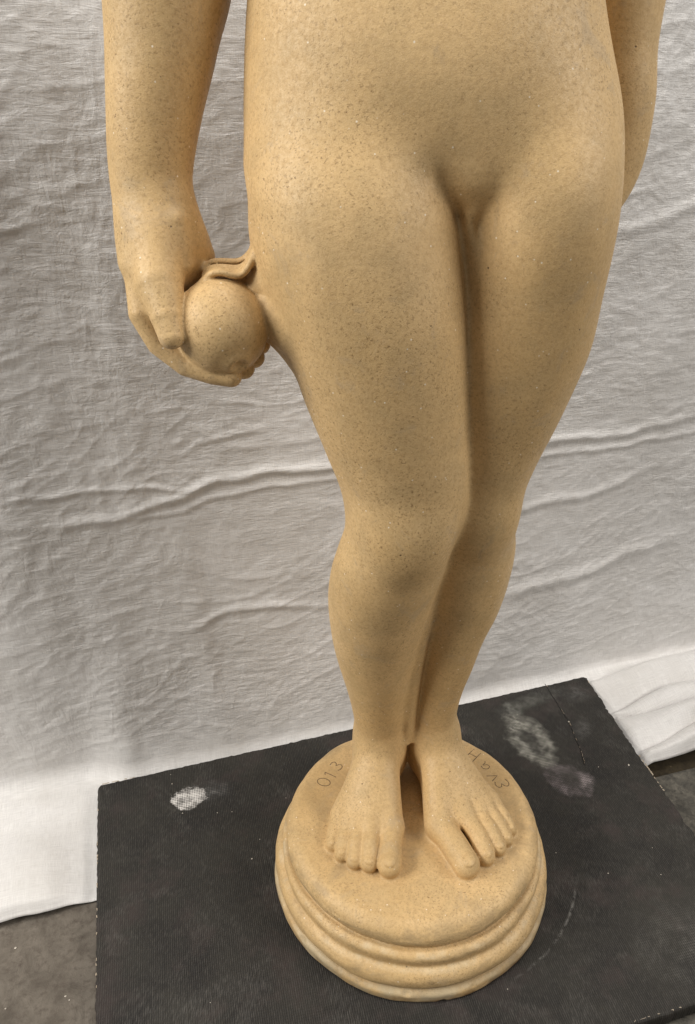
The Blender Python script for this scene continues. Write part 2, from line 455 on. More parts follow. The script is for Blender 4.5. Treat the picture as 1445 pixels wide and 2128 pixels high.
    D2 = roll(0.0 * sq + 0.005, f1, 0.014 + 0.028 * grow, 0.7) + roll(f1, f2, 0.010 + 0.036 * grow) + roll(f2, f3, 0.018 + 0.042 * grow, 0.5) + roll(f3, 0.205 + 0 * sq, 0.018 + 0.030 * grow, 0.5)
    D2 += 0.003 * NZ[15](S * 14, V * 14)
    puff = 0.016 * sstep(0.29, 0.42, S) * sstep(0.0, 0.03, tf - 0.05) * (1 - sstep(0.155, 0.175, tf))
    D += D2 * rm * lay
    # left of the board: a full soft roll towards the hem
    lm = (1 - sstep(-0.47, -0.413, S))
    D += lm * lay * (0.014 * sstep(0.05, 0.14, tf) * (1 + 0.25 * NZ[16](S * 12, V * 10)) + 0.003 * NZ[17](S * 10, V * 16))
    # round the hem down to the floor
    hem = sstep(0.184, 0.197, tf)
    # under the board the cloth lies flat
    P2 = wall_pt(S.ravel(), T.ravel(), Z.ravel()).reshape(*S.shape, 3)
    flatm = sstep(-0.420, -0.410, S) * (1 - sstep(0.268, 0.280, S)) * lay * sstep(0.045, 0.06, T)
    D = D * (1 - flatm)
    lift = np.where(V < 0.03, 0.0035, 0.0)
    wavy = 0.006 * NZ[18](S * 9, S * 0 + 2) + 0.003 * NZ[19](S * 30, S * 0)
    T = T + np.where(tf > 0.03, np.clip((tf - 0.03) / 0.16, 0, 1) * wavy * (V < 0), 0)
    # the back roll of each floor fold hangs a little over the next one
    for f_, amt, wd in ((f1, 0.010, 0.016), (f2, 0.006, 0.012), (f3, 0.013, 0.020)):
        qb = f_ - tf
        T = T + amt * np.where(qb > 0, np.exp(-qb / wd), 0) * sstep(0.285, 0.34, S) * lay * (T > 0.03)
    belly = 0.027 * sstep(-0.43, -0.36, S) * (1 - sstep(-0.02, 0.16, S)) + 0.008 * sstep(-0.02, 0.16, S)
    T = T + belly * np.where(V > 0, np.exp(-np.maximum(V, 0) / 0.10), 1.0) * (1 - sstep(0.12, 0.16, tf))
    T = T + D * NTt
    Z = ZF + 0.004 + Z + D * NZz
    Z = Z * (1 - hem * 0.0) - hem * (Z - (ZF + 0.0015)) * 0.6 * (1 - flatm)
    P = wall_pt(S.ravel(), T.ravel(), Z.ravel())
    ny, nx = S.shape
    idx = np.arange(nx * ny).reshape(ny, nx)
    Q = np.stack([idx[:-1, :-1], idx[1:, :-1], idx[1:, 1:], idx[:-1, 1:]], -1).reshape(-1, 4)
    o = mesh_obj('backdrop_cloth', P, Q, M_LINEN)
    me = o.data
    uvl = me.uv_layers.new(name='drape')
    uv = np.stack([S.ravel(), V.ravel()], -1)[Q.ravel()].astype(np.float32)
    uvl.data.foreach_set('uv', uv.ravel())
    so = o.modifiers.new('thickness', 'SOLIDIFY'); so.thickness = 0.0008; so.offset = -1
    tag(o, 'creased off-white linen cloth hanging down the wall and spilling onto the floor', 'cloth')
    return o


build_cloth()

# ------------------------------------------------------------------ the black board
BOARD = [(-0.383, 0.113), (0.288, 0.321), (0.312, 0.172), (0.338, 0.039), (0.376, -0.118), (0.10, -0.196), (-0.288, -0.302 + 0.08 - 0.08)]


def board_outline():
    P = [np.array(p) for p in [(-0.383, 0.113), (-0.266, -0.300), (0.375, -0.119), (0.338, 0.039), (0.313, 0.172), (0.288, 0.321)]]
    out = []
    n = len(P)
    for i in range(n):
        a, b = P[i], P[(i + 1) % n]
        L = np.linalg.norm(b - a); m = max(2, int(L / 0.004))
        d = (b - a) / L; nn = np.array([d[1], -d[0]])
        sharp0 = i not in (3, 4); sharp1 = (i + 1) % n not in (3, 4)
        r = 0.007
        for j in range(m):
            t = j / m * L
            off = 0.0
            if sharp0 and t < r: off = -(r - math.sqrt(max(0, r * r - (r - t) ** 2))) * 0.5
            if sharp1 and L - t < r: off = -(r - math.sqrt(max(0, r * r - (r - L + t) ** 2))) * 0.5
            fray = rng.normal(0, 0.00035) + (rng.random() < 0.10) * rng.uniform(-0.0014, 0.001)
            if i in (3, 4): fray *= 1.7
            out.append(a + d * t + nn * (off + fray))
    return out


board = bpy.data.objects.new('display_board', None); COL.objects.link(board)
tag(board, 'black ribbed cloth-covered board with chalky stains under the stone statue', 'board')
ol = board_outline()
n = len(ol)
cx0 = np.mean(ol, 0)
rings = [(0.0, -0.0175), (0.0006, -0.004), (0.0, -0.0015), (-0.0012, -0.0003), (-0.0035, 0.0)]
NRM = []
for i in range(n):
    d = ol[(i + 5) % n] - ol[i - 5]; d = d / np.linalg.norm(d); NRM.append(np.array([d[1], -d[0]]))
Vb = []
for off, z in rings:
    for i, p in enumerate(ol):
        d = ol[(i + 1) % n] - ol[i - 1]; d = d / (np.linalg.norm(d) + 1e-9); nn = np.array([d[1], -d[0]])
        q = p + NRM[i] * off
        Vb.append((q[0], q[1], z))
Fb = []
for r_ in range(len(rings) - 1):
    for i in range(n):
        j = (i + 1) % n
        Fb.append((r_ * n + i, r_ * n + j, (r_ + 1) * n + j, (r_ + 1) * n + i))
Fb.append(tuple((len(rings) - 1) * n + i for i in range(n)))
Fb.append(tuple(reversed(range(n))))
panel = mesh_obj('cloth_cover', Vb, Fb, M_BOARD, board, smooth=False)


def strip(name, pts, w, z, mat, parent, jitter=0.0, keep=1.0, h=0.0006):
    V, F = [], []
    for i in range(len(pts) - 1):
        if rng.random() > keep: continue
        a, b = np.array(pts[i]), np.array(pts[i + 1])
        d = (b - a) / np.linalg.norm(b - a); nn = np.array([-d[1], d[0]])
        w0, w1 = w * rng.uniform(.4, 1.3), w * rng.uniform(.4, 1.3)
        a = a + nn * rng.normal(0, jitter); b = b + nn * rng.normal(0, jitter)
        k = len(V)
        for p, ww in ((a, w0), (b, w1)):
            V += [(*(p - nn * ww), z), (*p, z + h), (*(p + nn * ww), z)]
        F += [(k, k + 3, k + 4, k + 1), (k + 1, k + 4, k + 5, k + 2), (k, k + 1, k + 2), (k + 3, k + 5, k + 4)]
    o = mesh_obj(name, V, F, mat, parent, smooth=False)
    o['kind'] = 'stuff'
    return o


def poly(pts, n):
    pts = np.array(pts, float); t = np.linspace(0, len(pts) - 1, n)
    return np.stack([np.interp(t, range(len(pts)), pts[:, i]) for i in range(2)], -1)


crk = poly([(0.2225, 0.303), (0.2285, 0.272), (0.2335, 0.245), (0.2377, 0.2246), (0.2385, 0.195), (0.2395, 0.170), (0.238, 0.146)], 60)
strip('crack_edge', crk + np.random.default_rng(1).normal(0, 0.00025, crk.shape), 0.00045, 0.0001, plain('crack_black', (0.012, 0.011, 0.010), 0.8), board, 0.0003, 0.9)  # thin near-black strip along the crack in the board cover
ck2 = crk + np.array([0.0008, 0]) + np.random.default_rng(2).normal(0, 0.0002, crk.shape)
strip('crack_chip', ck2, 0.00032, 0.0003, M_CHIP, board, 0.0003, 0.26)
rim = poly([(0.3145, 0.166), (0.3185, 0.146), (0.3225, 0.122), (0.3262, 0.105)], 26)
strip('worn_edge', rim, 0.0009, -0.0008, M_CHIP, board, 0.0003, 0.62)
rimc = poly([(0.274, 0.3155), (0.285, 0.3185), (0.2885, 0.310), (0.2905, 0.300)], 12)
strip('worn_edge', rimc, 0.0008, -0.0010, M_CHIP, board, 0.0002, 0.8)
riml = poly([(-0.3775, 0.094), (-0.3497, -0.0035), (-0.3195, -0.11), (-0.2925, -0.205)], 120)
strip('worn_edge', riml, 0.0007, -0.0008, M_CHIP, board, 0.0003, 0.16)
rimf = poly([(0.19, -0.1685), (0.25, -0.1525), (0.33, -0.131)], 60)
strip('worn_edge', rimf, 0.0007, -0.0006, M_CHIP, board, 0.0004, 0.25)
rimb = poly([(-0.378, 0.1152), (-0.36, 0.1208), (-0.34, 0.1268)], 14)
strip('worn_edge', rimb, 0.0006, -0.0008, M_CHIP, board, 0.0002, 0.7)


def crumbs(name, spots, mat, parent, label=None):
    V, F = [], []
    for x, y, z, r in spots:
        k = len(V)
        t = rng.uniform(0, 6.28)
        for j in range(5):
            a = t + j * 1.2566 + rng.normal(0, 0.2); rr = r * rng.uniform(.6, 1.2)
            V.append((x + math.cos(a) * rr, y + math.sin(a) * rr, z))
        V.append((x, y, z + r * 0.9))
        F += [(k + j, k + (j + 1) % 5, k + 5) for j in range(5)]
    o = mesh_obj(name, V, F, mat, parent, smooth=False)
    o['kind'] = 'stuff'
    return o


sp = [(0.2377, 0.2246, 0.0002, 0.0016), (0.2953, 0.146, 0.0002, 0.0016), (-0.268, 0.070, 0.0002, 0.0009), (-0.290, 0.115, 0.0002, 0.0008)]
for i in range(34):
    x, y = rng.uniform(-0.33, 0.35), rng.uniform(-0.19, 0.24)
    if y > 0.16 + 0.3 * x + 0.03 or math.hypot(x, y) < 0.16 or x < -0.36 + 0.3 * max(0, .1 - y): continue
    if x > 0.30 - (y - 0.05) * 0.1: continue
    sp.append((x, y, 0.0002, rng.uniform(0.0004, 0.0009)))
crumbs('dust_crumbs', sp, M_CRUMB, board)
sf = []
for i in range(9):
    sf.append((rng.uniform(-0.50, -0.33), rng.uniform(-0.24, -0.08), ZF + 0.0003, rng.uniform(0.0005, 0.0014)))
for i in range(12):
    sf.append((rng.uniform(0.34, 0.42), rng.uniform(0.03, 0.13), ZF + 0.0003, rng.uniform(0.0005, 0.0012)))
crumbs('floor_crumbs', sf, M_CRUMB, floor)

# ------------------------------------------------------------------ statue: one signed distance field, then a mesh
# rows: height, centre x, centre y, half width, half depth
SECTIONS = {
    'torso': [(0.681, 0.0153, 0.004, 0.0049, 0.018), (0.6868, 0.0143, 0.003, 0.0096, 0.031), (0.6947, 0.0136, 0.003, 0.0188, 0.042), (0.7039, 0.0124, 0.004, 0.032, 0.05), (0.7144, 0.0094, 0.007, 0.0497, 0.0565), (0.7248, 0.0031, 0.01, 0.0725, 0.061), (0.7351, -0.0038, 0.013, 0.0967, 0.066), (0.7468, -0.0116, 0.016, 0.1187, 0.072), (0.764, -0.0136, 0.018, 0.1217, 0.076), (0.7808, -0.016, 0.019, 0.1195, 0.076), (0.7971, -0.018, 0.02, 0.1158, 0.074), (0.8131, -0.0193, 0.022, 0.113, 0.071), (0.8287, -0.0201, 0.024, 0.11, 0.068), (0.859, -0.0215, 0.028, 0.1034, 0.064), (0.8943, -0.023, 0.03, 0.0973, 0.062)],
    'thighA': [(0.1042, -0.033, 0.054, 0.0292, 0.028), (0.1318, -0.0331, 0.052, 0.0281, 0.028), (0.1585, -0.0335, 0.05, 0.0274, 0.029), (0.1887, -0.035, 0.047, 0.0291, 0.032), (0.2251, -0.0376, 0.043, 0.0331, 0.037), (0.2606, -0.0399, 0.038, 0.0385, 0.042), (0.296, -0.041, 0.031, 0.0432, 0.046), (0.3311, -0.0401, 0.022, 0.0467, 0.049), (0.3643, -0.0375, 0.013, 0.0487, 0.051), (0.3894, -0.0334, 0.006, 0.0498, 0.051), (0.413, -0.0286, 0, 0.0488, 0.05), (0.4333, -0.0235, -0.002, 0.048, 0.05), (0.457, -0.0207, -0.003, 0.0511, 0.052), (0.4799, -0.0226, -0.004, 0.0535, 0.055), (0.5019, -0.0273, -0.005, 0.0567, 0.058), (0.5434, -0.0368, -0.006, 0.0625, 0.064), (0.5782, -0.0437, -0.006, 0.0667, 0.069), (0.6001, -0.0481, -0.005, 0.0691, 0.072), (0.6281, -0.0544, -0.003, 0.0728, 0.075), (0.6514, -0.0596, 0, 0.0756, 0.077), (0.674, -0.0632, 0.003, 0.0755, 0.079), (0.6929, -0.0648, 0.005, 0.0737, 0.079), (0.7114, -0.0673, 0.007, 0.0703, 0.0765), (0.7292, -0.0708, 0.012, 0.0667, 0.071), (0.7439, -0.0751, 0.018, 0.0594, 0.063), (0.7584, -0.0772, 0.024, 0.0435, 0.049), (0.7729, -0.083, 0.03, 0.0262, 0.03), (0.7872, -0.0894, 0.035, 0.0131, 0.012)],
    'thighB': [(0.1001, 0.0284, 0.058, 0.0264, 0.026), (0.1268, 0.0264, 0.057, 0.0254, 0.026), (0.1518, 0.0245, 0.057, 0.0245, 0.026), (0.1811, 0.0255, 0.056, 0.0236, 0.028), (0.2128, 0.0285, 0.055, 0.0244, 0.031), (0.2483, 0.0333, 0.054, 0.0278, 0.036), (0.2831, 0.0366, 0.052, 0.0313, 0.04), (0.3216, 0.0408, 0.049, 0.0385, 0.043), (0.3589, 0.0416, 0.045, 0.0436, 0.045), (0.3928, 0.0416, 0.04, 0.0446, 0.045), (0.4305, 0.0392, 0.033, 0.0422, 0.046), (0.4588, 0.0421, 0.03, 0.0425, 0.048), (0.4905, 0.0462, 0.028, 0.0461, 0.052), (0.5231, 0.051, 0.025, 0.0515, 0.057), (0.5585, 0.0556, 0.022, 0.0563, 0.063), (0.5915, 0.0596, 0.02, 0.0595, 0.067), (0.6326, 0.0624, 0.019, 0.0572, 0.072), (0.6654, 0.0641, 0.017, 0.0558, 0.076), (0.6919, 0.0652, 0.015, 0.0537, 0.077), (0.7108, 0.0645, 0.015, 0.0527, 0.0755), (0.729, 0.0652, 0.018, 0.051, 0.071), (0.7438, 0.066, 0.022, 0.0474, 0.063), (0.7585, 0.0646, 0.029, 0.0381, 0.049), (0.7731, 0.067, 0.036, 0.024, 0.03), (0.7875, 0.0686, 0.04, 0.0099, 0.012)],
    'armA': [(0.6557, -0.2033, -0.006, 0.0254, 0.022), (0.6684, -0.203, -0.003, 0.0281, 0.024), (0.6818, -0.2043, 0, 0.0277, 0.025), (0.6949, -0.2053, 0.004, 0.0276, 0.026), (0.7113, -0.2052, 0.008, 0.0287, 0.028), (0.7295, -0.2033, 0.012, 0.0304, 0.031), (0.7485, -0.1999, 0.016, 0.0327, 0.034), (0.7842, -0.1927, 0.022, 0.0369, 0.038), (0.8135, -0.1877, 0.026, 0.0402, 0.041), (0.852, -0.1818, 0.03, 0.0448, 0.045), (0.8943, -0.1764, 0.03, 0.0481, 0.045)],
    'armB': [(0.6691, 0.1055, 0.066, 0.0313, 0.016), (0.6791, 0.1148, 0.072, 0.029, 0.02), (0.6891, 0.1243, 0.078, 0.027, 0.023), (0.7027, 0.1319, 0.082, 0.0259, 0.025), (0.7164, 0.1348, 0.084, 0.0264, 0.027), (0.7331, 0.1361, 0.086, 0.0265, 0.03), (0.7592, 0.1348, 0.088, 0.0277, 0.034), (0.7905, 0.13, 0.09, 0.0287, 0.036), (0.8202, 0.1261, 0.09, 0.0325, 0.038), (0.8622, 0.123, 0.09, 0.0368, 0.04), (0.9087, 0.1183, 0.09, 0.0401, 0.04)],
}


# stone left between the two legs, set back from their fronts
_b = [(0.150, -0.006, 0.036), (0.20, -0.006, 0.030), (0.27, -0.001, 0.022), (0.33, 0.005, 0.012), (0.38, 0.011, 0.004), (0.42, 0.022, -0.002),
      (0.46, 0.031, -0.006), (0.50, 0.032, -0.012), (0.56, 0.029, -0.018), (0.62, 0.023, -0.024), (0.655, 0.019, -0.028), (0.690, 0.011, -0.032)]
SECTIONS['bridge'] = [(z, x, (f - 0.003 + 0.070) / 2, 0.012, (0.073 - f) / 2) for z, x, f in _b]


def resample(tab):
    T = np.array(tab, float); z = T[:, 0]
    zz = np.linspace(z[0], z[-1], 260)
    out = [zz]
    dz = np.diff(z)
    for c in range(1, 5):
        f = T[:, c]
        s = np.diff(f) / dz
        m = np.zeros_like(f); m[0] = s[0]; m[-1] = s[-1]
        m[1:-1] = (s[:-1] * dz[1:] + s[1:] * dz[:-1]) / (dz[1:] + dz[:-1])
        i = np.clip(np.searchsorted(z, zz) - 1, 0, len(z) - 2); h = dz[i]; t = (zz - z[i]) / h
        v = (2 * t**3 - 3 * t**2 + 1) * f[i] + (t**3 - 2 * t**2 + t) * h * m[i] + (-2 * t**3 + 3 * t**2) * f[i + 1] + (t**3 - t**2) * h * m[i + 1]
        out.append(v)
    # light smoothing
    ker = np.array([1, 2, 3, 2, 1.]); ker /= ker.sum()
    for c in range(1, 5):
        p = np.pad(out[c], 2, mode='edge'); out[c] = np.convolve(p, ker, 'valid')
    return out


SEC = {k_: resample(v) for k_, v in SECTIONS.items()}


def limb(P, key, power=2.0):
    zz, cx, cy, a, b = SEC[key]
    z = P[:, 2]; zc = np.clip(z, zz[0], zz[-1])
    x = P[:, 0] - np.interp(zc, zz, cx); y = P[:, 1] - np.interp(zc, zz, cy)
    A = np.maximum(np.interp(zc, zz, a), 0.003); B = np.maximum(np.interp(zc, zz, b), 0.003)
    if power == 2.0:
        k0 = np.sqrt((x / A) ** 2 + (y / B) ** 2)
    else:
        k0 = ((np.abs(x) / A) ** power + (np.abs(y) / B) ** power) ** (1 / power)
    k1 = np.sqrt((x / A ** 2) ** 2 + (y / B ** 2) ** 2) + 1e-9
    d = np.where(k0 > 0.25, (k0 - 1) * k0 / k1 if power == 2.0 else (k0 - 1) * np.minimum(A, B), (k0 - 1) * np.minimum(A, B))
    e = np.abs(z - zc)
    return np.where(e > 0, np.sqrt(np.maximum(d, 0) ** 2 + e ** 2) + np.minimum(d, 0) * 0, d)


def cone(P, a, b, ra, rb, sq=(1, 1, 1)):
    a = np.array(a, float); b = np.array(b, float); s = np.array(sq, float)
    Q = (P - a) * s; d = (b - a) * s
    t = np.clip(Q @ d / (d @ d), 0, 1)
    return (np.sqrt(((Q - t[:, None] * d) ** 2).sum(1)) - (ra + (rb - ra) * t)) / max(s)


def ell(P, c, r):
    Q = (P - np.array(c)) / np.array(r)
    k0 = np.sqrt((Q ** 2).sum(1)); k1 = np.sqrt(((Q / np.array(r)) ** 2).sum(1)) + 1e-9
    return k0 * (k0 - 1) / k1


def smin(a, b, k):
    h = np.maximum(k - np.abs(a - b), 0) / k
    return np.minimum(a, b) - h * h * k * 0.25


def min3(a, b, c):
    return np.minimum(np.minimum(a, b), c)


def smax(a, b, k):
    return -smin(-a, -b, k)


def chain(P, pts, k=0.0):
    d = None
    for (a, ra), (b, rb) in zip(pts[:-1], pts[1:]):
        c = cone(P, a, b, ra, rb); d = c if d is None else np.minimum(d, c)
    return d


def foot(P, ankle, heel, balls, toes):
    d = cone(P, ankle[0], heel[0], ankle[1], heel[1])
    mids = None
    for b, r in balls:
        c = cone(P, (ankle[0][0], ankle[0][1] - 0.006, ankle[0][2] - 0.012), b, ankle[1] * 0.80, r)
        mids = c if mids is None else smin(mids, c, 0.010)
        h = cone(P, heel[0], b, heel[1] * 0.75, r * 0.9)
        mids = smin(mids, h, 0.008)
    d = smin(d, mids, 0.014)
    for pts, e in zip(toes[:4], (0.0016, 0.0014, 0.0012, 0.0010)):
        b0, rb = pts[0]
        top = (b0[0], b0[1] + 0.004, b0[2] + rb + e - 0.0035)
        mid_ = ((b0[0] * 0.6 + ankle[0][0] * 0.4), (b0[1] * 0.6 + ankle[0][1] * 0.4) - 0.002, 0.1165)
        d = smin(d, cone(P, top, mid_, 0.0036, 0.0034), 0.007)
    tt = None
    for pts in toes:
        c = chain(P, pts)
        tt = c if tt is None else smin(tt, c, 0.0024)
    for i_, pts in enumerate(toes):
        (tx, ty, tz), r = pts[-1]
        bx, by, _ = pts[-2][0]
        L_ = math.hypot(tx - bx, ty - by); ux, uy = (tx - bx) / L_, (ty - by) / L_
        tt = smin(tt, ell(P, (tx + ux * 0.12 * r, ty + uy * 0.12 * r, tz + 0.70 * r), (0.60 * r, 0.66 * r, 0.345 * r)), 0.0006)
    return smin(d, tt, 0.006)


PZ = 0.083      # top of the plinth


def feet(P):
    A = foot(P, ((-0.0335, 0.050, 0.150), 0.0245), ((-0.033, 0.064, 0.104), 0.0235),
             [((-0.026, -0.026, 0.0955), 0.0140), ((-0.047, -0.026, 0.0965), 0.0135), ((-0.066, -0.022, 0.0945), 0.0120), ((-0.075, -0.008, 0.0915), 0.0105)],
             [[((-0.0245, -0.030, 0.0960), 0.0135), ((-0.0265, -0.050, 0.0930), 0.0120), ((-0.0275, -0.070, 0.0920), 0.0122)],
              [((-0.044, -0.030, 0.0975), 0.0105), ((-0.0465, -0.050, 0.0965), 0.0095), ((-0.0478, -0.0665, 0.0905), 0.0092)],
              [((-0.057, -0.028, 0.0965), 0.0095), ((-0.0605, -0.048, 0.0955), 0.0086), ((-0.0620, -0.0630, 0.0895), 0.0084)],
              [((-0.068, -0.023, 0.0945), 0.0090), ((-0.0725, -0.041, 0.0935), 0.0080), ((-0.0745, -0.0545, 0.0885), 0.0078)],
              [((-0.077, -0.012, 0.0915), 0.0085), ((-0.0825, -0.029, 0.0905), 0.0076), ((-0.0840, -0.0420, 0.0870), 0.0074)]])
    B = foot(P, ((0.0280, 0.055, 0.150), 0.0235), ((0.0240, 0.070, 0.104), 0.0225),
             [((0.0265, -0.026, 0.0950), 0.0140), ((0.050, -0.014, 0.0965), 0.0135), ((0.070, -0.004, 0.0955), 0.0125), ((0.082, 0.008, 0.0930), 0.0110)],
             [[((0.0270, -0.024, 0.0955), 0.0138), ((0.0385, -0.048, 0.0935), 0.0138), ((0.0485, -0.0700, 0.0920), 0.0132)],
              [((0.0560, -0.020, 0.0970), 0.0108), ((0.0640, -0.040, 0.0955), 0.0098), ((0.0695, -0.0585, 0.0905), 0.0095)],
              [((0.0680, -0.012, 0.0965), 0.0095), ((0.0775, -0.032, 0.0950), 0.0085), ((0.0840, -0.0480, 0.0895), 0.0084)],
              [((0.0780, -0.004, 0.0950), 0.0090), ((0.0875, -0.023, 0.0935), 0.0078), ((0.0935, -0.0370, 0.0885), 0.0078)],
              [((0.0860, 0.006, 0.0925), 0.0085), ((0.0950, -0.011, 0.0915), 0.0074), ((0.1000, -0.0240, 0.0875), 0.0073)]])
    return np.minimum(A, B)


def hand(P):
    # back of hand and cupped palm
    d = cone(P, (-0.2015, 0.000, 0.678), (-0.1990, -0.004, 0.655), 0.0205, 0.0235)
    d = smin(d, cone(P, (-0.2010, -0.002, 0.662), (-0.2030, 0.000, 0.622), 0.0230, 0.0190), 0.012)
    # thumb-side mass running down in front, ending in the thumb tip
    th = chain(P, [((-0.1990, -0.014, 0.672), 0.0160), ((-0.1985, -0.032, 0.645), 0.0165), ((-0.1925, -0.046, 0.626), 0.0118), ((-0.1895, -0.052, 0.6135), 0.0092)])
    d = smin(d, th, 0.007)
    # heel of the hand on the thigh side, with the tendon ridge
    d = smin(d, cone(P, (-0.1920, -0.002, 0.690), (-0.1765, 0.004, 0.656), 0.0110, 0.0115), 0.012)
    d = smin(d, cone(P, (-0.1860, -0.018, 0.683), (-0.1815, -0.022, 0.655), 0.0052, 0.0042), 0.003)
    # four fingers curling under the fruit
    fs = None
    for y0, r, tip, zt in ((-0.032, 0.0090, -0.1530, 0.5800), (-0.018, 0.0092, -0.1455, 0.5820), (-0.004, 0.0090, -0.1390, 0.5860), (0.008, 0.0082, -0.1350, 0.5920)):
        q = [((-0.2125, y0 * 0.6, 0.652), 0.0128), ((-0.2125, y0, 0.624), 0.0102), ((-0.2030, y0 - 0.001, 0.6030), r * 1.02),
             ((-0.1850, y0 - 0.003, 0.5885), r), ((-0.1660, y0 - 0.005, 0.5830), r * 0.98), ((tip, y0 - 0.006, zt), r * 0.86)]
        c = chain(P, q)
        fs = c if fs is None else smin(fs, c, 0.0022)
    d = smin(d, fs, 0.005)
    return d


def fruit(P):
    c = np.array((-0.1590, -0.0275, 0.6130))
    Q = P - c
    d = ell(P, c, (0.0332, 0.0322, 0.0345))
    ax = np.array((0.42, -0.62, -0.66)); ax /= np.linalg.norm(ax)
    h = Q @ ax; rad = np.sqrt(np.maximum((Q ** 2).sum(1) - h * h, 0))
    g = np.where(h > 0, 1.0, 0.0)
    d = d + g * (0.0030 * np.exp(-(rad / 0.0042) ** 2) - 0.0009 * np.exp(-((rad - 0.0075) / 0.0028) ** 2))
    # faint shallow hollow around the blossom end
    d = d + g * 0.0005 * np.exp(-((rad - 0.014) / 0.004) ** 2)
    return d


def leaf(P):
    F = [(-0.1700, -0.028, 0.6430), (-0.1634, -0.031, 0.6515), (-0.1541, -0.032, 0.6522), (-0.1452, -0.031, 0.6482), (-0.1390, -0.029, 0.6512), (-0.1345, -0.026, 0.6595), (-0.1325, -0.022, 0.6640)]
    K = [(-0.1704, -0.012, 0.6505), (-0.1656, -0.012, 0.6560), (-0.1562, -0.011, 0.6558), (-0.1457, -0.011, 0.6550), (-0.1405, -0.011, 0.6585), (-0.1360, -0.011, 0.6632), (-0.1330, -0.011, 0.6660)]
    def soft(L):
        A = np.array(L); t = np.linspace(0, len(A) - 1, 19)
        A = np.stack([np.interp(t, range(len(A)), A[:, i]) for i in range(3)], 1)
        for _ in range(3): A[1:-1] = (A[:-2] + 2 * A[1:-1] + A[2:]) / 4
        return A
    F = soft(F); K = soft(K)
    d = None
    for t, r in ((0.0, 0.0022), (0.22, 0.0017), (0.45, 0.0017), (0.7, 0.0019), (1.0, 0.0022)):
        L = [(tuple(f[j] + (k_[j] - f[j]) * t - (0.0016 * math.sin(math.pi * t) if j == 2 else 0) for j in range(3)), r) for f, k_ in zip(F, K)]
        c = chain(P, L)
        d = c if d is None else smin(d, c, 0.004)
    return d


